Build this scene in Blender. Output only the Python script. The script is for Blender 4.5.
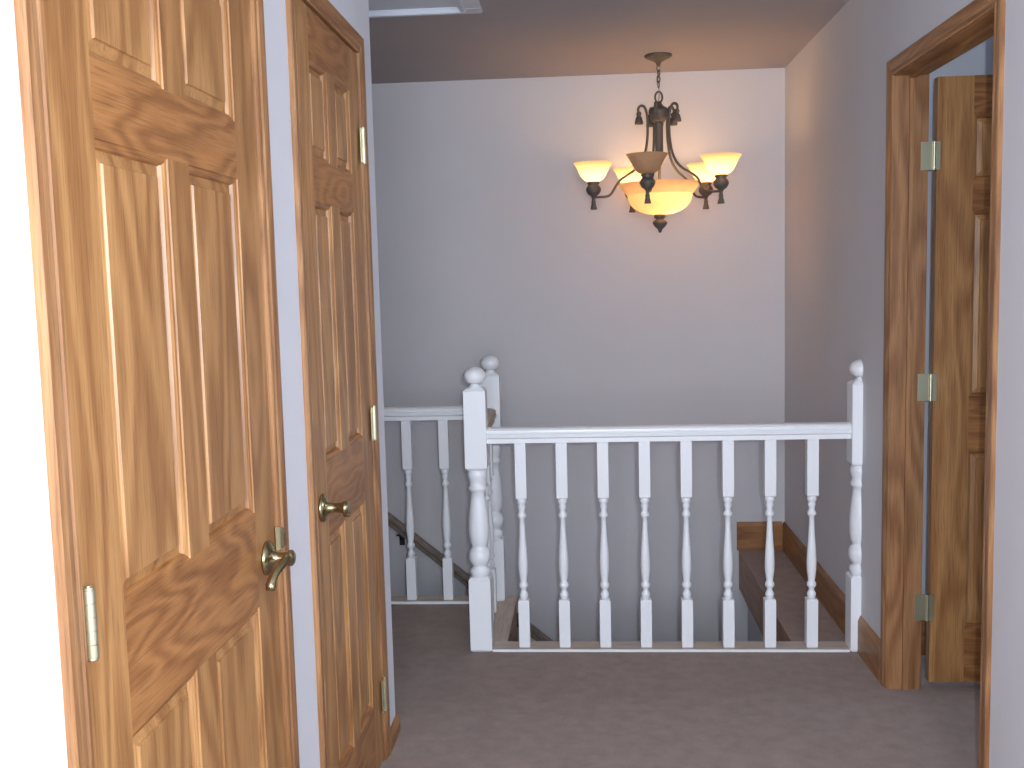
import bpy, bmesh, math, random
from mathutils import Vector, Matrix
random.seed(4)
for o in list(bpy.data.objects): bpy.data.objects.remove(o)
SC = bpy.context.scene; COL = SC.collection

# ---------------------------------------------------------------- camera, light, exposure
CAM_H = 1.3868
cd = bpy.data.cameras.new('camera'); cam = bpy.data.objects.new('camera', cd); COL.objects.link(cam)
cd.sensor_width = 36; cd.lens = 1031.5 / 1024 * 36; cd.clip_start = .02
_r = Vector((0.99727151, 0.06941445, -0.025123)); _u = Vector((0.01800417, 0.101341, 0.99468882)); _f = Vector((-0.07159177, 0.99242714, -0.09981474))
M = Matrix((( _r.x, _u.x, -_f.x, 0), (_r.y, _u.y, -_f.y, 0), (_r.z, _u.z, -_f.z, CAM_H), (0, 0, 0, 1)))
cam.matrix_world = M; SC.camera = cam

w = bpy.data.worlds.new('world'); SC.world = w; w.use_nodes = True
bg = w.node_tree.nodes['Background']; bg.inputs[0].default_value = (.55, .65, 1, 1); bg.inputs[1].default_value = .28

def lamp(name, typ, loc, energy, color, **k):
    d = bpy.data.lights.new(name, typ); d.energy = energy; d.color = color
    for a, v in k.items(): setattr(d, a, v)
    o = bpy.data.objects.new(name, d); o.location = loc; COL.objects.link(o); return o
lamp('camera_flash', 'POINT', (.05, -.03, CAM_H + .04), 142, (.80, .88, 1), shadow_soft_size=.012)
# fill panel added behind the camera to brighten the far wall and floor
lamp('hall_fill', 'AREA', (.2, -2.2, 1.5), 95, (.86, .90, 1), shape='RECTANGLE', size=1.3, size_y=1.5).rotation_euler = (math.radians(90), 0, 0)
# bluish strip light added out of view, lighting the wall behind the open door
lamp('bedroom_fill', 'AREA', (3.9, 3.57, 1.4), 24, (.62, .78, 1), shape='RECTANGLE', size=.24, size_y=1.6).rotation_euler = (math.radians(90), 0, math.radians(90))

vs = SC.view_settings
vs.view_transform = 'Standard'; vs.look = 'None'; vs.gamma = 1; vs.use_curve_mapping = False; vs.exposure = 0

# ---------------------------------------------------------------- materials
def newmat(name):
    m = bpy.data.materials.new(name); m.use_nodes = True
    nt = m.node_tree; return m, nt, nt.nodes['Principled BSDF']
def plain(name, col, rough=.6, metal=0, spec=.5):
    m, nt, b = newmat(name)
    b.inputs['Base Color'].default_value = (*col, 1); b.inputs['Roughness'].default_value = rough
    b.inputs['Metallic'].default_value = metal; b.inputs['Specular IOR Level'].default_value = spec
    return m
def paint(name, col, rough=.6, bump=.05, scale=120, var=.04):
    m, nt, b = newmat(name); N = nt.nodes; L = nt.links
    tc = N.new('ShaderNodeTexCoord')
    n = N.new('ShaderNodeTexNoise'); n.inputs['Scale'].default_value = scale; n.inputs['Detail'].default_value = 4
    L.new(tc.outputs['Object'], n.inputs['Vector'])
    n2 = N.new('ShaderNodeTexNoise'); n2.inputs['Scale'].default_value = 2.5; L.new(tc.outputs['Object'], n2.inputs['Vector'])
    r = N.new('ShaderNodeValToRGB')
    r.color_ramp.elements[0].color = (*[c * (1 - var) for c in col], 1); r.color_ramp.elements[1].color = (*[min(1, c * (1 + var)) for c in col], 1)
    L.new(n2.outputs['Fac'], r.inputs['Fac']); L.new(r.outputs['Color'], b.inputs['Base Color'])
    bp = N.new('ShaderNodeBump'); bp.inputs['Strength'].default_value = bump; bp.inputs['Distance'].default_value = .004
    L.new(n.outputs['Fac'], bp.inputs['Height']); L.new(bp.outputs['Normal'], b.inputs['Normal'])
    b.inputs['Roughness'].default_value = rough
    return m
def oak(name, axis, dark, light, rough=.42, grain=1.0, fig=.62, ac=5, al=.9):
    """axis = direction of the grain in object space"""
    m, nt, b = newmat(name); N = nt.nodes; L = nt.links
    tc = N.new('ShaderNodeTexCoord'); oi = N.new('ShaderNodeObjectInfo')
    ad = N.new('ShaderNodeVectorMath'); ad.operation = 'ADD'
    mul = N.new('ShaderNodeMath'); mul.operation = 'MULTIPLY'; mul.inputs[1].default_value = 7.3
    L.new(oi.outputs['Random'], mul.inputs[0]); L.new(tc.outputs['Object'], ad.inputs[0]); L.new(mul.outputs[0], ad.inputs[1])
    def mapped(across, along):
        mp = N.new('ShaderNodeMapping'); s = [across] * 3; s[axis] = along
        mp.inputs['Scale'].default_value = s; L.new(ad.outputs[0], mp.inputs['Vector']); return mp
    # broad cathedral figure: contour lines of a stretched soft noise
    m1 = mapped(ac, al); n1 = N.new('ShaderNodeTexNoise'); n1.inputs['Scale'].default_value = 1.2; n1.inputs['Detail'].default_value = 1.5
    L.new(m1.outputs[0], n1.inputs['Vector'])
    sm = N.new('ShaderNodeMath'); sm.operation = 'MULTIPLY'; sm.inputs[1].default_value = 60
    L.new(n1.outputs['Fac'], sm.inputs[0])
    sn = N.new('ShaderNodeMath'); sn.operation = 'SINE'; L.new(sm.outputs[0], sn.inputs[0])
    sr = N.new('ShaderNodeMapRange'); sr.inputs[1].default_value = -1; L.new(sn.outputs[0], sr.inputs[0])
    # fine pores
    m2 = mapped(170, 5); n2 = N.new('ShaderNodeTexNoise'); n2.inputs['Scale'].default_value = 1; n2.inputs['Detail'].default_value = 4; n2.inputs['Roughness'].default_value = .65
    L.new(m2.outputs[0], n2.inputs['Vector'])
    # broad tone shift
    m3 = mapped(9, .8); n3 = N.new('ShaderNodeTexNoise'); n3.inputs['Scale'].default_value = 1; n3.inputs['Detail'].default_value = 2
    L.new(m3.outputs[0], n3.inputs['Vector'])
    def mix(a, b_, f):
        x = N.new('ShaderNodeMix'); x.data_type = 'FLOAT'; x.inputs[0].default_value = f; L.new(a, x.inputs[2]); L.new(b_, x.inputs[3]); return x.outputs[0]
    v = mix(sr.outputs[0], n2.outputs['Fac'], fig); v = mix(v, n3.outputs['Fac'], .4)
    r = N.new('ShaderNodeValToRGB'); e = r.color_ramp.elements
    e[0].position = .5 - .22 / grain; e[0].color = (*dark, 1); e[1].position = .5 + .2 / grain; e[1].color = (*light, 1)
    m4 = mapped(420, 11); n4 = N.new('ShaderNodeTexNoise'); n4.inputs['Scale'].default_value = 1; n4.inputs['Detail'].default_value = 2; L.new(m4.outputs[0], n4.inputs['Vector'])
    pr = N.new('ShaderNodeMapRange'); pr.inputs[1].default_value = .52; pr.inputs[2].default_value = .68; pr.inputs[3].default_value = 1; pr.inputs[4].default_value = .68
    L.new(n4.outputs['Fac'], pr.inputs[0])
    pm = N.new('ShaderNodeMix'); pm.data_type = 'RGBA'; pm.blend_type = 'MULTIPLY'; pm.inputs[0].default_value = 1
    L.new(v, r.inputs['Fac']); L.new(r.outputs['Color'], pm.inputs[6]); L.new(pr.outputs[0], pm.inputs[7]); L.new(pm.outputs[2], b.inputs['Base Color'])
    bp = N.new('ShaderNodeBump'); bp.inputs['Strength'].default_value = .12; bp.inputs['Distance'].default_value = .001
    L.new(n2.outputs['Fac'], bp.inputs['Height']); L.new(bp.outputs['Normal'], b.inputs['Normal'])
    b.inputs['Roughness'].default_value = rough
    return m
OD, OL = (.24, .098, .029), (.48, .25, .09)
OAKX = oak('oak_grain_x', 0, (.20, .075, .021), (.41, .185, .06), fig=.6, ac=8, al=1.9); OAKY = oak('oak_grain_y', 1, (.20, .075, .021), (.41, .185, .06), fig=.6, ac=8, al=1.9); OAKZ = oak('oak_grain_z', 2, OD, OL)
TRIMX = oak('oak_trim_x', 0, (.205, .08, .025), (.40, .195, .07)); TRIMY = oak('oak_trim_y', 1, (.205, .08, .025), (.40, .195, .07)); TRIMZ = oak('oak_trim_z', 2, (.20, .085, .03), (.41, .21, .087))
BARE = oak('bare_wood', 1, (.48, .41, .34), (.62, .55, .47), .6, .7)
BAREX = oak('bare_wood_x', 0, (.48, .41, .34), (.62, .55, .47), .6, .7)
RAILW = oak('rail_wood', 0, (.20, .16, .125), (.32, .27, .225), .5, .8)
WALL = paint('wall_paint', (.655, .655, .68), .75, .06)
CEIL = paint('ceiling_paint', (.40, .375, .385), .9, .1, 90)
WHITE = paint('white_enamel', (.86, .89, .91), .35, .02, 60, .02)
HATCH = paint('hatch_paint', (.66, .70, .76), .5, .03, 60, .02)
BRASS = plain('antique_brass', (.42, .36, .20), .22, 1)
PALEBRASS = plain('hinge_brass', (.60, .58, .40), .35, .9)
PEWTER = plain('antique_pewter', (.145, .125, .105), .55, .4)
DARKM = plain('black_bracket', (.03, .03, .035), .5, .5)

def carpet_mat():
    m, nt, b = newmat('carpet'); N = nt.nodes; L = nt.links
    tc = N.new('ShaderNodeTexCoord')
    n = N.new('ShaderNodeTexNoise'); n.inputs['Scale'].default_value = 260; n.inputs['Detail'].default_value = 5
    n2 = N.new('ShaderNodeTexNoise'); n2.inputs['Scale'].default_value = 22; n2.inputs['Detail'].default_value = 6
    for q in (n, n2): L.new(tc.outputs['Object'], q.inputs['Vector'])
    mx = N.new('ShaderNodeMix'); mx.data_type = 'FLOAT'; mx.inputs[0].default_value = .4
    L.new(n.outputs['Fac'], mx.inputs[2]); L.new(n2.outputs['Fac'], mx.inputs[3])
    r = N.new('ShaderNodeValToRGB'); e = r.color_ramp.elements
    e[0].position = .3; e[0].color = (.22, .163, .138, 1); e[1].position = .7; e[1].color = (.385, .288, .248, 1)
    L.new(mx.outputs[0], r.inputs['Fac']); L.new(r.outputs['Color'], b.inputs['Base Color'])
    bp = N.new('ShaderNodeBump'); bp.inputs['Strength'].default_value = .6; bp.inputs['Distance'].default_value = .006
    L.new(n.outputs['Fac'], bp.inputs['Height']); L.new(bp.outputs['Normal'], b.inputs['Normal'])
    b.inputs['Roughness'].default_value = 1; b.inputs['Specular IOR Level'].default_value = .05
    b.inputs['Sheen Weight'].default_value = .15
    return m
CARPET = carpet_mat()

def glass_mat(name, col, tr):
    m = bpy.data.materials.new(name); m.use_nodes = True; nt = m.node_tree; N = nt.nodes; L = nt.links
    b = N['Principled BSDF']; out = N['Material Output']
    tc = N.new('ShaderNodeTexCoord'); n = N.new('ShaderNodeTexNoise'); n.inputs['Scale'].default_value = 14; n.inputs['Detail'].default_value = 3; n.inputs['Distortion'].default_value = 1.5
    L.new(tc.outputs['Object'], n.inputs['Vector'])
    r = N.new('ShaderNodeValToRGB'); r.color_ramp.elements[0].color = (*[c * .8 for c in col], 1); r.color_ramp.elements[1].color = (*col, 1)
    L.new(n.outputs['Fac'], r.inputs['Fac']); L.new(r.outputs['Color'], b.inputs['Base Color']); b.inputs['Roughness'].default_value = .35
    t = N.new('ShaderNodeBsdfTranslucent'); L.new(r.outputs['Color'], t.inputs['Color'])
    mx = N.new('ShaderNodeMixShader'); mx.inputs[0].default_value = tr
    L.new(b.outputs[0], mx.inputs[1]); L.new(t.outputs[0], mx.inputs[2]); L.new(mx.outputs[0], out.inputs['Surface'])
    return m
SHADE = glass_mat('amber_glass', (.86, .64, .40), .68)

# ---------------------------------------------------------------- mesh helpers
def bx(bm, x0, x1, y0, y1, z0, z1, mi=0, bev=0):
    r = bmesh.ops.create_cube(bm, size=1)
    vs_ = r['verts']
    for v in vs_: v.co = Vector(((x0 + x1) / 2 + v.co.x * (x1 - x0), (y0 + y1) / 2 + v.co.y * (y1 - y0), (z0 + z1) / 2 + v.co.z * (z1 - z0)))
    fs = set(f for v in vs_ for f in v.link_faces)
    for f in fs: f.material_index = mi
    if bev:
        es = list(set(e for v in vs_ for e in v.link_edges))
        q = bmesh.ops.bevel(bm, geom=es, offset=bev, segments=2, affect='EDGES', clamp_overlap=True)
        for f in q['faces']: f.material_index = mi
def lathe(bm, prof, cx, cy, seg=24, cap=True, mi=0, ax='z', sharp=False):
    """prof = list of (radius, height); ax z upright, x along +x from cx"""
    rings = []
    for r, h in prof:
        ring = []
        for k in range(seg):
            a = 2 * math.pi * k / seg
            c, s = r * math.cos(a), r * math.sin(a)
            ring.append(bm.verts.new((cx + c, cy + s, h) if ax == 'z' else (h, cx + c, cy + s)))
        rings.append(ring)
    for a, b in zip(rings, rings[1:]):
        for k in range(seg):
            f = bm.faces.new((a[k], a[(k + 1) % seg], b[(k + 1) % seg], b[k])); f.smooth = True; f.material_index = mi
    if cap:
        for r in (rings[0], rings[-1]):
            f = bm.faces.new([bm.verts.new(v.co) for v in r] if sharp else r); f.material_index = mi
def tube(bm, pts, rad, seg=10, mi=0):
    pts = [Vector(p) for p in pts]; rings = []
    rads = rad if isinstance(rad, (list, tuple)) else [rad] * len(pts)
    ref = None
    for i, p in enumerate(pts):
        t = (pts[min(i + 1, len(pts) - 1)] - pts[max(i - 1, 0)]).normalized()
        if ref is None: ref = t.orthogonal().normalized()
        ref = (ref - t * ref.dot(t)).normalized(); o = t.cross(ref)
        rings.append([bm.verts.new(p + (ref * math.cos(2 * math.pi * k / seg) + o * math.sin(2 * math.pi * k / seg)) * rads[i]) for k in range(seg)])
    for a, b in zip(rings, rings[1:]):
        for k in range(seg):
            f = bm.faces.new((a[k], a[(k + 1) % seg], b[(k + 1) % seg], b[k])); f.smooth = True; f.material_index = mi
    bm.faces.new(rings[0]); bm.faces.new(rings[-1])
def spline(ctrl, n=8):
    P = [Vector(c) for c in ctrl]; P = [2 * P[0] - P[1]] + P + [2 * P[-1] - P[-2]]; out = []
    for i in range(1, len(P) - 2):
        for k in range(n):
            t = k / n; a, b, c, d = P[i - 1:i + 3]
            out.append(.5 * ((2 * b) + (c - a) * t + (2 * a - 5 * b + 4 * c - d) * t * t + (3 * b - a - 3 * c + d) * t ** 3))
    out.append(P[-2]); return out
def extrude(bm, prof, p0, p1, fu, fv, mi=0, smooth=False):
    """closed profile [(u,v)] swept from p0 to p1; fu, fv = unit vectors for u and v"""
    p0, p1, fu, fv = map(Vector, (p0, p1, fu, fv))
    A = [bm.verts.new(p0 + fu * u + fv * v) for u, v in prof]; B = [bm.verts.new(p1 + fu * u + fv * v) for u, v in prof]
    n = len(prof)
    for k in range(n):
        f = bm.faces.new((A[k], A[(k + 1) % n], B[(k + 1) % n], B[k])); f.material_index = mi; f.smooth = smooth
    for r in (A, B):
        f = bm.faces.new(r); f.material_index = mi
def obj(name, bm, mats, parent=None, origin=None):
    bmesh.ops.recalc_face_normals(bm, faces=bm.faces)
    if not isinstance(mats, (list, tuple)): mats = [mats]
    if parent is not None: off = Vector(parent['_w'])
    else:
        if origin is None:
            xs = [v.co for v in bm.verts]
            origin = ((min(v.x for v in xs) + max(v.x for v in xs)) / 2, (min(v.y for v in xs) + max(v.y for v in xs)) / 2, min(v.z for v in xs))
        off = Vector(origin)
    # every mesh gets an origin of its own; parts keep the thing's base as origin
    for v in bm.verts: v.co -= off
    me = bpy.data.meshes.new(name); bm.to_mesh(me); bm.free()
    for m in mats: me.materials.append(m)
    o = bpy.data.objects.new(name, me); COL.objects.link(o)
    if parent is not None: o.parent = parent
    else: o.location = off
    o['_w'] = tuple(off)
    return o
def tag(o, label=None, cat=None, group=None, kind=None):
    if label: o['label'] = label
    if cat: o['category'] = cat
    if group: o['group'] = group
    if kind: o['kind'] = kind
    return o
def thing(name, loc, label, cat, group=None, kind=None):
    o = bpy.data.objects.new(name, None); COL.objects.link(o); o.location = loc; o['_w'] = tuple(loc); o.empty_display_size = .1
    return tag(o, label, cat, group, kind)
def NB(): return bmesh.new()

# ---------------------------------------------------------------- dimensions
XL, XR, H = -.608, .985, 2.375
YC = 3.045                       # end of the left wall
YB = 5.185                       # far wall
YO, YS = 3.825, 4.392             # edges of the stair opening
XS = -.322                       # left edge of the opening
XG = .757                        # left edge of the narrow ledge along the right wall
ZL = -2.35                       # lower storey floor
D1, D2, DW1, DW2 = 1.164, 2.228, .762, .623
ZT = 2.015                       # head of the closed door frames
R0, R1, RZ = 2.592, 3.398, 1.996 # right opening
TH = .100

# ---------------------------------------------------------------- setting
b = NB()
bx(b, -3.0, 1.080, -1.6, YO, -.2, 0)
bx(b, -3.0, XS, YO, YS, -.2, 0)
bx(b, XG, XR, YO, YB, -.2, 0, 0)
for f in b.faces:
    c = f.calc_center_median()
    if abs(f.normal.z) < .5 or f.normal.z < 0: f.material_index = 1
fl = obj('floor', b, [CARPET, TRIMY]); tag(fl, 'brown carpeted landing floor around the stair opening', 'floor', kind='structure')

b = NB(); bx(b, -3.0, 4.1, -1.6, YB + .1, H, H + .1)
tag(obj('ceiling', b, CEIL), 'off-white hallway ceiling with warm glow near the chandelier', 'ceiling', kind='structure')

b = NB()
xs0 = XL - .12
bx(b, xs0, XL, -1.6, D1 - .012, 0, H)
bx(b, xs0, XL, D1 + DW1 + .012, D2 - .012, 0, H)
bx(b, xs0, XL, D2 + DW2 + .012, YC, 0, H)
bx(b, xs0, XL, D1 - .012, D1 + DW1 + .012, ZT + .008, H)
bx(b, xs0, XL, D2 - .012, D2 + DW2 + .012, ZT + .008, H)
bx(b, -3.0, xs0, YC - .12, YC, 0, H)
bx(b, -3.1, -3.0, YC - .12, YB, ZL, H)
tag(obj('wall_left', b, WALL), 'pale lavender wall holding the two closed oak doors', 'wall', kind='structure')
b = NB(); bx(b, -3.1, 4.1, YB, YB + .1, ZL, H)
tag(obj('wall_back', b, WALL), 'pale lavender far wall behind the chandelier and stairwell', 'wall', kind='structure')
b = NB()
bx(b, XR, XR + TH, -1.6, R0 - .012, 0, H)
bx(b, XR, XR + TH, R1 + .012, YB, 0, H)
bx(b, XR, XR + TH, R0 - .012, R1 + .012, RZ + .012, H)
bx(b, .80, XR + TH, YO, YB, ZL, -.2)
tag(obj('wall_right', b, WALL), 'pale lavender right wall around the open doorway', 'wall', kind='structure')
# stairwell below the landing
b = NB()
bx(b, -3.0, .80, YO - .1, YO, ZL, -.2)
bx(b, -1.0, XS - .0, YS - .1, YS, ZL, -.2)
tag(obj('wall_stairwell', b, WALL), 'lower stairwell wall under the landing edge', 'wall', kind='structure')
b = NB()
n = 11; run = .245; rise = .195; x = -1.9
for k in range(n):
    bx(b, x + k * run, min(x + (k + 1) * run, .80), YS, YB, ZL, -(k + 1) * rise)
bx(b, -3.0, .80, YO, YB, ZL - .1, ZL)
bx(b, -3.0, x, YS, YB, -.2, 0)
tag(obj('floor_stairwell', b, CARPET), 'carpeted stair flight and floor of the stairwell below the landing', 'stairs', kind='structure')

# bedroom behind the open door
b = NB(); bx(b, 1.080, 4.1, 1.2, 3.82, -.2, 0)
tag(obj('floor_bedroom', b, CARPET), 'dark carpet of the room behind the open door', 'floor', kind='structure')
b = NB()
bx(b, 1.080, 4.1, 3.72, 3.82, 0, H)
bx(b, 4.0, 4.1, 1.2, 3.72, 0, H); bx(b, 1.080, 4.1, 1.1, 1.2, 0, H)
tag(obj('wall_bedroom', b, WALL), 'blue-lit bedroom wall glimpsed behind the open oak door', 'wall', kind='structure')

def base_prof(h, t=.012): return [(0, 0), (t, 0), (t, h - .02), (t * .55, h - .008), (t * .3, h), (0, h)]
b = NB(); extrude(b, base_prof(.14), (XR, R1 + .062, 0), (XR, 3.75, 0), (-1, 0, 0), (0, 0, 1))
tag(obj('baseboard_right', b, TRIMY), 'short oak baseboard between open doorway and wall newel', 'baseboard', kind='structure')
b = NB(); extrude(b, base_prof(.145), (XR, YO, 0), (XR, YB, 0), (-1, 0, 0), (0, 0, 1))
tag(obj('baseboard_ledge', b, TRIMY), 'oak baseboard along the right wall above the narrow ledge', 'baseboard', kind='structure')
b = NB(); extrude(b, base_prof(.145), (XG - .01, YB, 0), (XR - .012, YB, 0), (0, -1, 0), (0, 0, 1))
tag(obj('baseboard_back', b, TRIMX), 'short oak baseboard on far wall at end of the ledge', 'baseboard', kind='structure')
b = NB()
extrude(b, base_prof(.055), (XL, D2 + DW2 + .06, 0), (XL, YC + .012, 0), (1, 0, 0), (0, 0, 1))
extrude(b, base_prof(.055), (XL, YC, 0), (-2.98, YC, 0), (0, 1, 0), (0, 0, 1))
tag(obj('baseboard_left', b, TRIMY), 'small oak baseboard wrapping the left wall corner', 'baseboard', kind='structure')
b = NB(); extrude(b, base_prof(.14), (1.081, 3.72, 0), (4.0, 3.72, 0), (0, -1, 0), (0, 0, 1))
tag(obj('baseboard_bedroom', b, TRIMX), 'dark oak baseboard in the room behind the open door', 'baseboard', kind='structure')

# ceiling hatch
b = NB()
hx0, hx1, hy0, hy1 = -1.05, -.352, 3.18, 3.875
for (x0, x1, y0, y1) in ((hx0, hx1, hy1 - .075, hy1), (hx0, hx1, hy0, hy0 + .075), (hx0, hx0 + .075, hy0 + .075, hy1 - .075), (hx1 - .075, hx1, hy0 + .075, hy1 - .075)):
    bx(b, x0, x1, y0, y1, H - .014, H, 0, .004)
for (x0, x1, y0, y1) in ((hx0 + .055, hx1 - .055, hy1 - .075, hy1 - .055), (hx0 + .055, hx1 - .055, hy0 + .055, hy0 + .075), (hx0 + .055, hx0 + .075, hy0 + .075, hy1 - .075), (hx1 - .075, hx1 - .055, hy0 + .075, hy1 - .075)):
    bx(b, x0, x1, y0, y1, H - .026, H - .012, 0, .003)
hf = obj('trim_hatch', b, HATCH); tag(hf, 'white framed attic hatch in the hallway ceiling', 'hatch', kind='structure')
b = NB(); bx(b, hx0 + .075, hx1 - .075, hy0 + .075, hy1 - .075, H - .006, H)
obj('hatch_panel', b, HATCH, hf)

# ---------------------------------------------------------------- door casings
CW, CT = .05, .0115
def casing_prof():  # u = across (0 inner edge .. CW outer edge), v = out of the wall
    return [(0, 0), (0, CT * .55), (.004, CT * .72), (.010, CT * .72), (.013, CT * .5), (.017, CT * .5), (.021, CT * .85), (.034, CT), (CW - .003, CT), (CW, CT * .75), (CW, 0)]
def casing(bm, mp, s0, s1, z1):
    """mp(s,d,z)->xyz ; s0<s1 inner edges, z1 inner top; mitred corners"""
    P = casing_prof()
    def ring(fn): return [bm.verts.new(mp(*fn(u, v))) for u, v in P]
    A = ring(lambda u, v: (s0 - u, v, 0)); B = ring(lambda u, v: (s0 - u, v, z1 + u))
    C = ring(lambda u, v: (s1 + u, v, z1 + u)); D = ring(lambda u, v: (s1 + u, v, 0))
    n = len(P)
    for R_, S_, mi in ((A, B, 0), (B, C, 1), (C, D, 0)):
        for k in range(n):
            f = bm.faces.new((R_[k], R_[(k + 1) % n], S_[(k + 1) % n], S_[k])); f.material_index = mi
    bm.faces.new(A); bm.faces.new(D)

def hinge(parent, p, along, out, r=.0065, h=.09, leafw=.018, leaf=True):
    """p = centre of the barrel; along = direction towards the leaf lying on the door; out = away from wall"""
    p, along, out = Vector(p), Vector(along), Vector(out)
    b = NB(); z = p.z - h / 2
    for k in range(5):
        z0 = z + h * k / 5; z1 = z + h * (k + 1) / 5
        lathe(b, [(r, z0 + .0004), (r, z1 - .0004)], p.x, p.y, 18, sharp=True)
    lathe(b, [(r * .85, z), (r * .85, z + h)], p.x, p.y, 14)
    lathe(b, [(r * .95, z + h), (r * .95, z + h + .003)], p.x, p.y, 14, sharp=True); lathe(b, [(r * .6, z + h + .003), (r * .45, z + h + .005)], p.x, p.y, 12)
    lathe(b, [(r * .9, z - .003), (r * .9, z)], p.x, p.y, 14)
    o = obj('hinge', b, PALEBRASS, parent); o['label'] = 'brass hinge'
    if leaf:
        b = NB(); c = p - out * (r * .55)
        extrude(b, [(0, 0), (leafw, 0), (leafw, .002), (0, .002)], c + Vector((0, 0, -h / 2)), c + Vector((0, 0, h / 2)), along, out)
        o2 = obj('hinge_leaf', b, PALEBRASS, o)
        o2.parent = o
    return o

def lever(parent, pos, out, dirn, ln=.05):
    """rose + stout stem + short drooping lever; out away from the door, dirn along the lever"""
    p, o_, d = Vector(pos), Vector(out), Vector(dirn); sx = o_.x
    b = NB(); X = lambda t: p.x + sx * t
    lathe(b, [(.001, X(0)), (.0325, X(0)), (.033, X(.004)), (.030, X(.008)), (.022, X(.011)), (.015, X(.014)), (.0115, X(.019)), (.0108, X(ln * .55)), (.0122, X(ln * .78)), (.0150, X(ln * .84)), (.0155, X(ln * .95)), (.0130, X(ln)), (.010, X(ln + .002)), (.001, X(ln + .002))], p.y, p.z, 28, True, 0, 'x')
    h = obj('door_handle', b, BRASS, parent); h['label'] = 'antique brass lever handle with round rose'
    b = NB(); k = ln - .008; V = lambda o, e, z: p + o_ * o + d * e + Vector((0, 0, z))
    c = [V(k, .004, 0), V(k, .022, .001), V(k - .004, .042, -.004), V(k - .009, .060, -.012), V(k - .012, .072, -.022), V(k - .013, .078, -.031)]
    tube(b, spline(c, 6), [.0098 - .0022 * math.sin(math.pi * q / 30) for q in range(31)], 14)
    lathe(b, [(.001, X(k - .021)), (.0085, X(k - .020)), (.0085, X(k - .006)), (.001, X(k - .005))], (p + d * .078).y, p.z - .031, 16, True, 0, 'x')
    obj('lever', b, BRASS, h)

def six_panel_door(name, mp, W, label, zb=.012, ztop=2.010, zs=(.2086, .80, .976, 1.578, 1.677, 1.897), stile=.112, mull=.08, hmat=OAKY, kind_label=None, base=(0, 0, 0), panels=True):
    z5, z4, z3, z2, z1, z0 = zs
    root = thing(name, base, label, 'door', kind='structure')
    def box(bm, s0, s1, za, zc, mi):
        T = .035; V = [bm.verts.new(mp(s, d, z)) for d in (0, -T) for s, z in ((s0, za), (s1, za), (s1, zc), (s0, zc))]
        for q in ((0, 1, 2, 3), (4, 5, 6, 7), (0, 1, 5, 4), (1, 2, 6, 5), (2, 3, 7, 6), (3, 0, 4, 7)):
            f = bm.faces.new([V[i] for i in q]); f.material_index = mi
    b = NB()
    box(b, 0, stile, zb, ztop, 0); box(b, W - stile, W, zb, ztop, 0)
    for za, zc in ((zb, z5), (z4, z3), (z2, z1), (z0, ztop)): box(b, stile, W - stile, za, zc, 1)
    m0, m1 = W / 2 - mull / 2, W / 2 + mull / 2
    ops = []
    for za, zc in ((z5, z4), (z3, z2), (z1, z0)):
        box(b, m0, m1, za, zc, 0)
        ops += [(stile, m0, za, zc), (m1, W - stile, za, zc)]
    def loops(bm, s0, s1, za, zc, L, cap, mih=1):
        rings = []
        for ins, d in L:
            rings.append([bm.verts.new(mp(s, d, z)) for s, z in ((s0 + ins, za + ins), (s1 - ins, za + ins), (s1 - ins, zc - ins), (s0 + ins, zc - ins))])
        for A, B in zip(rings, rings[1:]):
            for k in range(4):
                f = bm.faces.new((A[k], A[(k + 1) % 4], B[(k + 1) % 4], B[k])); f.material_index = mih if k in (0, 2) else 0
        if cap: bm.faces.new(rings[-1])
        return rings
    for side in (0, 1):
        for op in ops:
            g = (lambda d: d) if side == 0 else (lambda d: -.035 - d)
            loops(b, *op, [(0, g(0)), (.0015, g(-.0025)), (.006, g(-.0035)), (.010, g(-.0065)), (.0125, g(-.0135))], False)
    leaf = obj('door_leaf', b, [OAKZ, hmat], root)
    for op in ops:
        b = NB()
        for side in (0, 1):
            g = (lambda d: d) if side == 0 else (lambda d: -.035 - d)
            loops(b, *op, [(.0118, g(-.017)), (.0118, g(-.0125)), (.0145, g(-.0125)), (.028, g(-.0085)), (.0295, g(-.0048))], True, 0)
        obj('raised_panel', b, OAKZ, leaf)
    return root

mpL1 = lambda s, d, z: (XL + d, D1 + s, z)
mpL2 = lambda s, d, z: (XL + d, D2 + s, z)
d1 = six_panel_door('door_1', mpL1, DW1, 'large closed oak six-panel door nearest on the left', base=(XL, D1 + DW1 / 2, 0))
d2 = six_panel_door('door_2', mpL2, DW2, 'narrow closed oak closet door farther along left wall', base=(XL, D2 + DW2 / 2, 0))
lever(d1, (XL, 1.868, .877), (1, 0, 0), (0, -1, 0), .052)
lever(d2, (XL, 2.284, .880), (1, 0, 0), (0, 1, 0), .060)
for z in (1.765, .990, .205): hinge(d1, (XL + .010, D1 + .000, z), (0, 1, 0), (1, 0, 0), .0074, .084, .012)
for z in (1.765, .996, .203): hinge(d2, (XL + .010, D2 + DW2 + .002, z), (0, -1, 0), (1, 0, 0), .0060, .092, .026)

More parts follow.
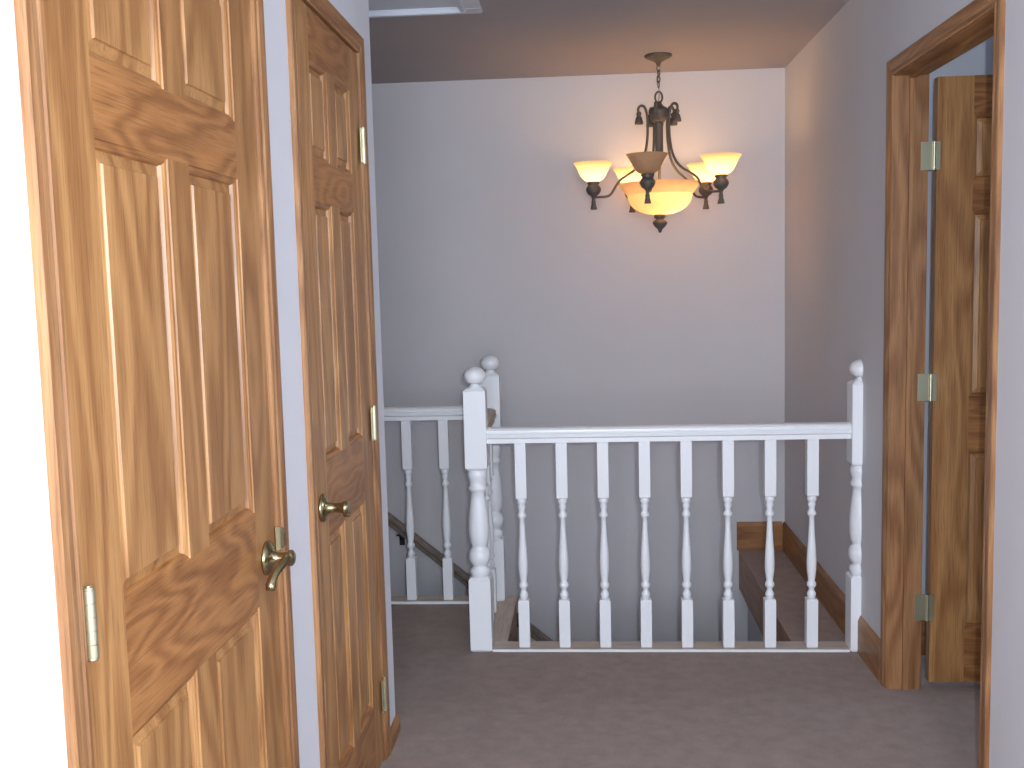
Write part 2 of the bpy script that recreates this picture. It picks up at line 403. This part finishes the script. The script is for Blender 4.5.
for i, (y0, W, lab) in enumerate(((D1, DW1, 'oak casing framing the large door on the left'), (D2, DW2, 'oak casing framing the narrow closet door'))):
    b = NB(); g = .006
    casing(b, lambda s, d, z: (XL + d, s, z), y0 - g, y0 + W + g, ZT)
    for (ya, yb) in ((y0 - .012, y0 - .003), (y0 + W + .003, y0 + W + .012)): bx(b, XL - .12, XL + .0005, ya, yb, 0, ZT)
    bx(b, XL - .12, XL + .0005, y0 - .003, y0 + W + .003, ZT - .0, ZT + .008)
    t = obj('trim_%d' % (i + 1), b, [TRIMZ, TRIMY]); tag(t, lab, 'door frame', kind='structure')
    if i == 0:
        b = NB()
        c = [Vector((XL + .001, D1 + DW1 - .004, .90)), Vector((XL + .008, D1 + DW1 + .002, .90)), Vector((XL + .013, D1 + DW1 + .010, .90)), Vector((XL + .0135, D1 + DW1 + .02, .90))]
        P = []
        for k, q in enumerate(c):
            hh = (.024, .022, .019, .012)[k]
            P.append([b.verts.new(q + Vector((0, 0, -hh))), b.verts.new(q + Vector((0, 0, hh))), b.verts.new(q + Vector((.002, -.001, hh))), b.verts.new(q + Vector((.002, -.001, -hh)))])
        for A, B in zip(P, P[1:]):
            for k in range(4): b.faces.new((A[k], A[(k + 1) % 4], B[(k + 1) % 4], B[k]))
        b.faces.new(P[0]); b.faces.new(P[-1])
        s = obj('strike_plate', b, BRASS, t); s['label'] = 'curved brass strike plate lip'

# right doorway
b = NB()
casing(b, lambda s, d, z: (XR - d, s, z), R0 - .003, R1 + .003, RZ + .003)
bx(b, XR - .001, XR + TH + .001, R1, R1 + .012, 0, RZ); bx(b, XR - .001, XR + TH + .001, R0 - .012, R0, 0, RZ)
bx(b, XR - .001, XR + TH + .001, R0, R1, RZ, RZ + .012, 1)
sx0, sx1 = XR + .045, XR + TH - .038                  # door stops
bx(b, sx0, sx1, R1 - .010, R1, 0, RZ - .0); bx(b, sx0, sx1, R0, R0 + .010, 0, RZ); bx(b, sx0, sx1, R0 + .01, R1 - .01, RZ - .010, RZ, 1)
casing(b, lambda s, d, z: (XR + TH + d, s, z), R0 - .003, R1 + .003, RZ + .003)
t3 = obj('trim_3', b, [TRIMZ, TRIMY]); tag(t3, 'oak frame of the open doorway on the right', 'door frame', kind='structure')
DX0 = 1.120
mpR = lambda s, d, z: (DX0 + s, 3.405 - d, z)
d3 = six_panel_door('door_3', mpR, .70, 'oak six-panel door standing open into the room on right', zb=.022, ztop=1.990, zs=(.2086, .80, .976, 1.570, 1.668, 1.87), hmat=OAKX, base=(DX0 + .35, 3.41, 0))
for z in (1.745, 1.010, .280):
    b = NB(); cx, cy = DX0 - .012, 3.393; h = .088; 
    for k in range(5):
        z0 = z - h / 2 + h * k / 5
        lathe(b, [(.0055, z0 + .0004), (.0055, z0 + h / 5 - .0004)], cx, cy, 14, sharp=True)
    lathe(b, [(.0047, z - h / 2), (.0047, z + h / 2)], cx, cy, 12)
    hg = obj('hinge', b, PALEBRASS, d3); hg['label'] = 'brass hinge'
    b = NB()
    bx(b, DX0 - .052, DX0 - .014, R1 - .002, R1 + .0002, z - h / 2, z + h / 2)
    obj('hinge_leaf', b, PALEBRASS, hg)
    b = NB(); bx(b, DX0 - .011, DX0 + .006, 3.391, 3.4048, z - h / 2, z + h / 2)
    obj('hinge_leaf', b, PALEBRASS, hg)

# ---------------------------------------------------------------- balustrade
def sq(bm, cx, cy, half, z0, z1, ch=.0, x1=None):
    """square block with its turned ends chamfered in"""
    rings = []
    L = [(half - ch, z0), (half, z0 + ch), (half, z1 - ch), (half - ch, z1)] if ch else [(half, z0), (half, z1)]
    for r, z in L: rings.append([bm.verts.new((cx + a * r, cy + c * r, z)) for a, c in ((-1, -1), (1, -1), (1, 1), (-1, 1))])
    for A, B in zip(rings, rings[1:]):
        for k in range(4): bm.faces.new((A[k], A[(k + 1) % 4], B[(k + 1) % 4], B[k]))
    bm.faces.new(rings[0]); bm.faces.new(rings[-1])
def baluster_mesh(z0, zt, half=.0203):
    """one mesh, origin at its foot; z0 is 0"""
    b = NB()
    zb, zc = .183, .568           # ends of the lower and upper square blocks above the shoe
    sq(b, 0, 0, half, 0, zb, .003); sq(b, 0, 0, half, zc, zt, .003)
    p = [(.012, zb - .002), (.0135, zb + .006), (.016, zb + .012), (.0165, zb + .020), (.012, zb + .027), (.0095, zb + .033), (.010, zb + .040), (.0165, zb + .047), (.0175, zb + .053), (.0165, zb + .059),
         (.0115, zb + .066), (.0140, zb + .082), (.0172, zb + .108), (.0180, zb + .135), (.0165, zb + .175), (.0135, zb + .215), (.0110, zb + .255), (.0096, zb + .285), (.0092, zc - .077),
         (.0155, zc - .071), (.0165, zc - .066), (.0155, zc - .060), (.011, zc - .054), (.0105, zc - .044), (.0145, zc - .032), (.0115, zc - .024), (.0165, zc - .017), (.0175, zc - .011), (.0165, zc - .005), (.013, zc + .002)]
    lathe(b, p, 0, 0, 18)
    bmesh.ops.recalc_face_normals(b, faces=b.faces)
    me = bpy.data.meshes.new('baluster'); b.to_mesh(me); b.free(); me.materials.append(WHITE); return me
BAL = baluster_mesh(0, .779)
def put_bal(parent, x, y, z):
    o = bpy.data.objects.new('baluster', BAL); COL.objects.link(o); o.parent = parent
    o.location = Vector((x, y, z)) - Vector(parent['_w']); return o
def newel(parent, cx, cy, z0=0, half_post=False, dz=0):
    hw = .0405
    b = NB(); zb, zc, zt = .285, .690, .996
    sq(b, cx, cy, hw, z0, zb + dz, .008); sq(b, cx, cy, hw, zc + dz, zt + dz, .010)
    p = [(.030, zb - .004), (.034, zb + .006), (.038, zb + .016), (.036, zb + .028), (.026, zb + .036), (.027, zb + .042), (.036, zb + .052), (.041, zb + .068), (.041, zb + .086), (.036, zb + .102), (.027, zb + .112), (.028, zb + .118),
         (.034, zb + .128), (.038, zb + .155), (.0390, zb + .185), (.0375, zb + .218), (.034, zb + .255), (.029, zb + .292), (.0265, zb + .322),
         (.034, zb + .328), (.0365, zb + .335), (.034, zb + .343), (.029, zb + .349), (.031, zb + .361), (.036, zb + .376), (.0375, zb + .388), (.0355, zb + .398), (.030, zc + .004)]
    lathe(b, [(r, z + dz) for r, z in p], cx, cy, 28)
    b2 = NB()
    q = [(.030, zt - .003), (.027, zt + .004), (.017, zt + .009), (.016, zt + .014), (.022, zt + .018)]
    rb = .042; zc_ = zt + .044
    for k in range(2, 13):
        a = -math.pi / 2 + math.pi * (k + .5) / 13.5
        q.append((max(rb * math.cos(a), .001), zc_ + .8 * rb * math.sin(a)))
    q.append((.001, zc_ + .8 * rb))
    lathe(b2, [(r, z + dz) for r, z in q], cx, cy, 28)
    if half_post:
        for bb in (b, b2):
            bmesh.ops.bisect_plane(bb, geom=list(bb.verts) + list(bb.edges) + list(bb.faces), plane_co=(XR - .0003, 0, 0), plane_no=(1, 0, 0), clear_outer=True)
            bmesh.ops.holes_fill(bb, edges=[e for e in bb.edges if e.is_boundary])
    n_ = obj('newel_post', b, WHITE, parent)
    obj('ball_finial', b2, WHITE, n_)
    return n_
RAILP = [(-.021, 0), (-.021, .016), (-.030, .022), (-.031, .034), (-.026, .037), (-.029, .041), (-.028, .048), (-.020, .055), (-.008, .058), (.008, .058), (.020, .055), (.028, .048), (.029, .041), (.026, .037), (.031, .034), (.030, .022), (.021, .016), (.021, 0)]
YN, Y2 = 3.775, 4.352
NX = -.410
fr = thing('stair_railing', (.28, YN, 0), 'front white wooden stair railing with eight balusters, ending at right wall', 'railing')
newel(fr, NX, YN); newel(fr, XR + .004, YN, half_post=True)
b = NB(); extrude(b, RAILP, (NX + .0407, YN, .789), (XR - .0367, YN, .789), (0, 1, 0), (0, 0, 1))
obj('handrail', b, WHITE, fr)
b = NB(); bx(b, NX + .0407, XR - .0367, 3.738, YO + .004, 0, .010, 0, .002)
for f in b.faces:
    if f.normal.z > .9: f.material_index = 1
obj('base_board', b, [WHITE, BAREX], fr)
for k in range(8): put_bal(fr, -.2475 + .1518 * k, YN, .0105)

sr_ = thing('stair_railing', (NX, 4.08, 0), 'short side stair railing with bare wood handrail between two ball-topped newels', 'railing')
newel(sr_, NX + .004, Y2, z0=.0105, dz=.000)
b = NB(); extrude(b, RAILP, (NX, YN + .0407, .794), (NX, Y2 - .0407, .794), (1, 0, 0), (0, 0, 1))
h_ = obj('handrail', b, BARE, sr_); h_['label'] = 'bare unpainted wood handrail'
b = NB(); bx(b, NX - .046, XS + .004, YO + .005, YS, 0, .010, 0, .002); bx(b, NX - .046, NX + .040, YN + .041, YO + .0055, 0, .010, 0)
obj('base_board', b, BARE, sr_)['label'] = 'bare beige wooden base board'
for y in (3.92, 4.055, 4.185): put_bal(sr_, NX, y, .0105).scale.z = 1.007

rr = thing('stair_railing', (-1.2, Y2, 0), 'rear white stair railing seen behind the large newel, running left', 'railing')
b = NB(); extrude(b, RAILP, (-2.98, Y2, .802), (NX - .037, Y2, .802), (0, 1, 0), (0, 0, 1))
obj('handrail', b, WHITE, rr)
b = NB(); bx(b, -2.98, NX - .048, 4.315, YS, 0, .012, 0, .002)
for f in b.faces:
    if f.normal.z > .9: f.material_index = 1
obj('base_board', b, [WHITE, BAREX], rr)
for k in range(14): put_bal(rr, -.613 - .160 * k, Y2, .0125).scale.z = 1.0145

# wall handrail
wr = thing('wall_handrail', (-.64, YB - .05, -.12), 'sloping grey-brown wooden handrail mounted on the far stairwell wall', 'handrail')
b = NB()
dirv = Vector((1, 0, -.82)).normalized(); nrm = Vector((.82, 0, 1)).normalized()
c0 = Vector((-.64, YB - .05, -.125))
prof = [(-.020, -.024), (.020, -.024), (.022, -.010), (.015, -.005), (.024, .003), (.024, .016), (.013, .024), (-.013, .024), (-.024, .016), (-.024, .003), (-.015, -.005), (-.022, -.010)]
extrude(b, prof, c0 - dirv * 1.6, c0 + dirv * 1.75, (0, 1, 0), nrm)
obj('rail', b, RAILW, wr)
for s in (-.42, 1.2):
    p = c0 + dirv * s
    b = NB()
    tube(b, spline([p + Vector((0, 0, -.036)), p + Vector((0, .006, -.062)), p + Vector((0, .028, -.075)), p + Vector((0, .048, -.080))], 5), .006, 10)
    bx(b, p.x - .014, p.x + .014, YB - .004, YB, p.z - .105, p.z - .055, 0, .001)
    bx(b, p.x - .02, p.x + .02, p.y - .01, p.y + .01, p.z - .043, p.z - .037)
    obj('bracket', b, DARKM, wr)['label'] = 'small dark metal bracket'

# ---------------------------------------------------------------- chandelier
CX, CY = .349, 4.78
ch = thing('chandelier', (CX, CY, H), 'five-arm pewter chandelier with glowing amber glass shades hanging over stairwell', 'chandelier')
b = NB(); lathe(b, [(.001, H - .0005), (.060, H - .0005), (.062, H - .006), (.052, H - .014), (.030, H - .024), (.014, H - .032), (.009, H - .042), (.007, H - .050), (.001, H - .050)], CX, CY, 32); obj('canopy', b, PEWTER, ch)
# chain: interlocking oval links
def ring_link(bm, c, rw, rh, wr_, ang):
    pts = []
    for k in range(17):
        a = 2 * math.pi * k / 16
        pts.append(Vector((c[0] + rw * math.cos(a) * math.cos(ang), c[1] + rw * math.cos(a) * math.sin(ang), c[2] + rh * math.sin(a))))
    tube(bm, pts, wr_, 6)
b = NB(); z = H - .058; k = 0
while z > 2.235:
    ring_link(b, (CX, CY, z), .0075, .015, .0024, math.pi / 2 * (k % 2) + .4); z -= .0235; k += 1
cc = obj('chain', b, PEWTER, ch)
b = NB(); tube(b, spline([(CX, CY, H - .045), (CX + .010, CY, 2.30), (CX - .006, CY + .004, 2.26), (CX + .003, CY, 2.22), (CX, CY, 2.17)], 5), .0028, 8)
obj('cord', b, plain('cord_plastic', (.45, .36, .28), .5), ch)
b = NB(); ring_link(b, (CX, CY, 2.190), .017, .024, .0045, .2); obj('hanging_loop', b, PEWTER, ch)
b = NB(); lathe(b, [(.001, 2.172), (.010, 2.170), (.014, 2.160), (.020, 2.152), (.034, 2.143), (.046, 2.132), (.046, 2.118), (.034, 2.108), (.040, 2.098), (.030, 2.088), (.024, 2.080), (.001, 2.080)], CX, CY, 28); obj('hub', b, PEWTER, ch)
b = NB(); lathe(b, [(.019, 2.085), (.021, 2.07), (.018, 2.06), (.018, 1.94), (.022, 1.93), (.018, 1.92), (.010, 1.91), (.0065, 1.90), (.0065, 1.70), (.001, 1.70)], CX, CY, 24); obj('column', b, PEWTER, ch)

arm_pts = [(.090, 2.116), (.093, 2.140), (.082, 2.154), (.066, 2.150), (.057, 2.13), (.052, 2.10), (.051, 2.05), (.054, 2.00), (.064, 1.945), (.084, 1.90), (.115, 1.868), (.150, 1.846), (.184, 1.822), (.206, 1.788), (.224, 1.764), (.245, 1.755), (.292, 1.753)]
def me_of(name, bm, mat):
    bmesh.ops.recalc_face_normals(bm, faces=bm.faces)
    me = bpy.data.meshes.new(name); bm.to_mesh(me); bm.free(); me.materials.append(mat); return me
zo = H
b = NB(); pts = spline([(r, 0, z - zo) for r, z in arm_pts], 6); tube(b, pts, .0058, 10); ARM = me_of('arm', b, PEWTER)
b = NB(); lathe(b, [(.001, 2.130 - zo), (.009, 2.127 - zo), (.012, 2.118 - zo), (.008, 2.110 - zo), (.014, 2.102 - zo), (.019, 2.080 - zo), (.019, 2.073 - zo), (.001, 2.073 - zo)], .090, 0, 14); TAS = me_of('top_tassel', b, PEWTER)
b = NB(); lathe(b, [(.001, 1.822 - zo), (.024, 1.824 - zo), (.030, 1.818 - zo), (.022, 1.810 - zo), (.024, 1.806 - zo), (.033, 1.795 - zo), (.034, 1.783 - zo), (.026, 1.768 - zo), (.012, 1.758 - zo), (.008, 1.750 - zo), (.008, 1.738 - zo), (.011, 1.734 - zo), (.009, 1.728 - zo), (.014, 1.705 - zo), (.016, 1.699 - zo), (.001, 1.698 - zo)], .30, 0, 20); CUP = me_of('lamp_cup', b, PEWTER)
def shell(bm, prof, cx, cy, seg, t):
    """glass bowl with thickness: out along prof, back inside"""
    inner = [(max(r - t, .001), z + t * .3) for r, z in prof]
    lathe(bm, prof + inner[::-1], cx, cy, seg, False)
b = NB(); SP = [(.026, 1.826), (.038, 1.829), (.049, 1.839), (.058, 1.852), (.066, 1.868), (.073, 1.883), (.081, 1.896), (.090, 1.907)]
lathe(b, [(.001, 1.8262 - zo)] + [(r, z - zo) for r, z in SP], .30, 0, 36, False); SHD = me_of('glass_shade', b, SHADE)
bulbm = bpy.data.materials.new('lit_bulb'); bulbm.use_nodes = True; pb = bulbm.node_tree.nodes['Principled BSDF']
pb.inputs['Base Color'].default_value = (1, .9, .7, 1); pb.inputs['Emission Color'].default_value = (1, .60, .28, 1); pb.inputs['Emission Strength'].default_value = 68
BOFF = plain('unlit_bulb', (.8, .8, .78), .3)
def bulb(mat):
    b = NB(); lathe(b, [(.001, 1.830 - zo), (.010, 1.832 - zo), (.010, 1.845 - zo), (.015, 1.856 - zo), (.018, 1.868 - zo), (.015, 1.882 - zo), (.008, 1.892 - zo), (.001, 1.896 - zo)], .30, 0, 16); return me_of('bulb', b, mat)
BLON, BLOFF = bulb(bulbm), bulb(BOFF)
for i in range(5):
    th = math.radians(-104 + 72 * i); lit = i != 0
    def rot(name, me, par=ch):
        o = bpy.data.objects.new(name, me); COL.objects.link(o); o.parent = par
        if par is ch: o.rotation_euler = (0, 0, th)
        return o
    a = rot('arm', ARM); rot('top_tassel', TAS, a); rot('lamp_cup', CUP, a)
    s = rot('glass_shade', SHD, a); s['label'] = 'amber glass shade, lit' if lit else 'tan glass shade, unlit'
    rot('bulb', BLON if lit else BLOFF, a)
b = NB()
BP = [(.028, 1.668), (.062, 1.672), (.096, 1.684), (.120, 1.700), (.136, 1.720), (.144, 1.742), (.146, 1.754), (.147, 1.758), (.152, 1.762), (.166, 1.782), (.180, 1.800), (.187, 1.808)]
lathe(b, [(.001, 1.668)] + BP, CX, CY, 48, False); obj('glass_bowl', b, SHADE, ch)['label'] = 'wide amber glass bowl, lit'
b = NB(); lathe(b, [(.001, 1.708), (.012, 1.712), (.020, 1.728), (.024, 1.744), (.020, 1.758), (.012, 1.768), (.001, 1.772)], CX + .035, CY - .02, 18)
tube(b, [(CX, CY, 1.79), (CX + .035, CY - .02, 1.768)], .006, 8)
obj('bulb', b, bulbm, ch)
b = NB(); lathe(b, [(.001, 1.672), (.026, 1.670), (.027, 1.655), (.018, 1.650), (.020, 1.645), (.032, 1.636), (.033, 1.628), (.024, 1.614), (.010, 1.602), (.009, 1.597), (.006, 1.588), (.001, 1.586)], CX, CY, 22); obj('finial', b, PEWTER, ch)

# tidy helper properties
for o in SC.objects:
    if '_w' in o: del o['_w']
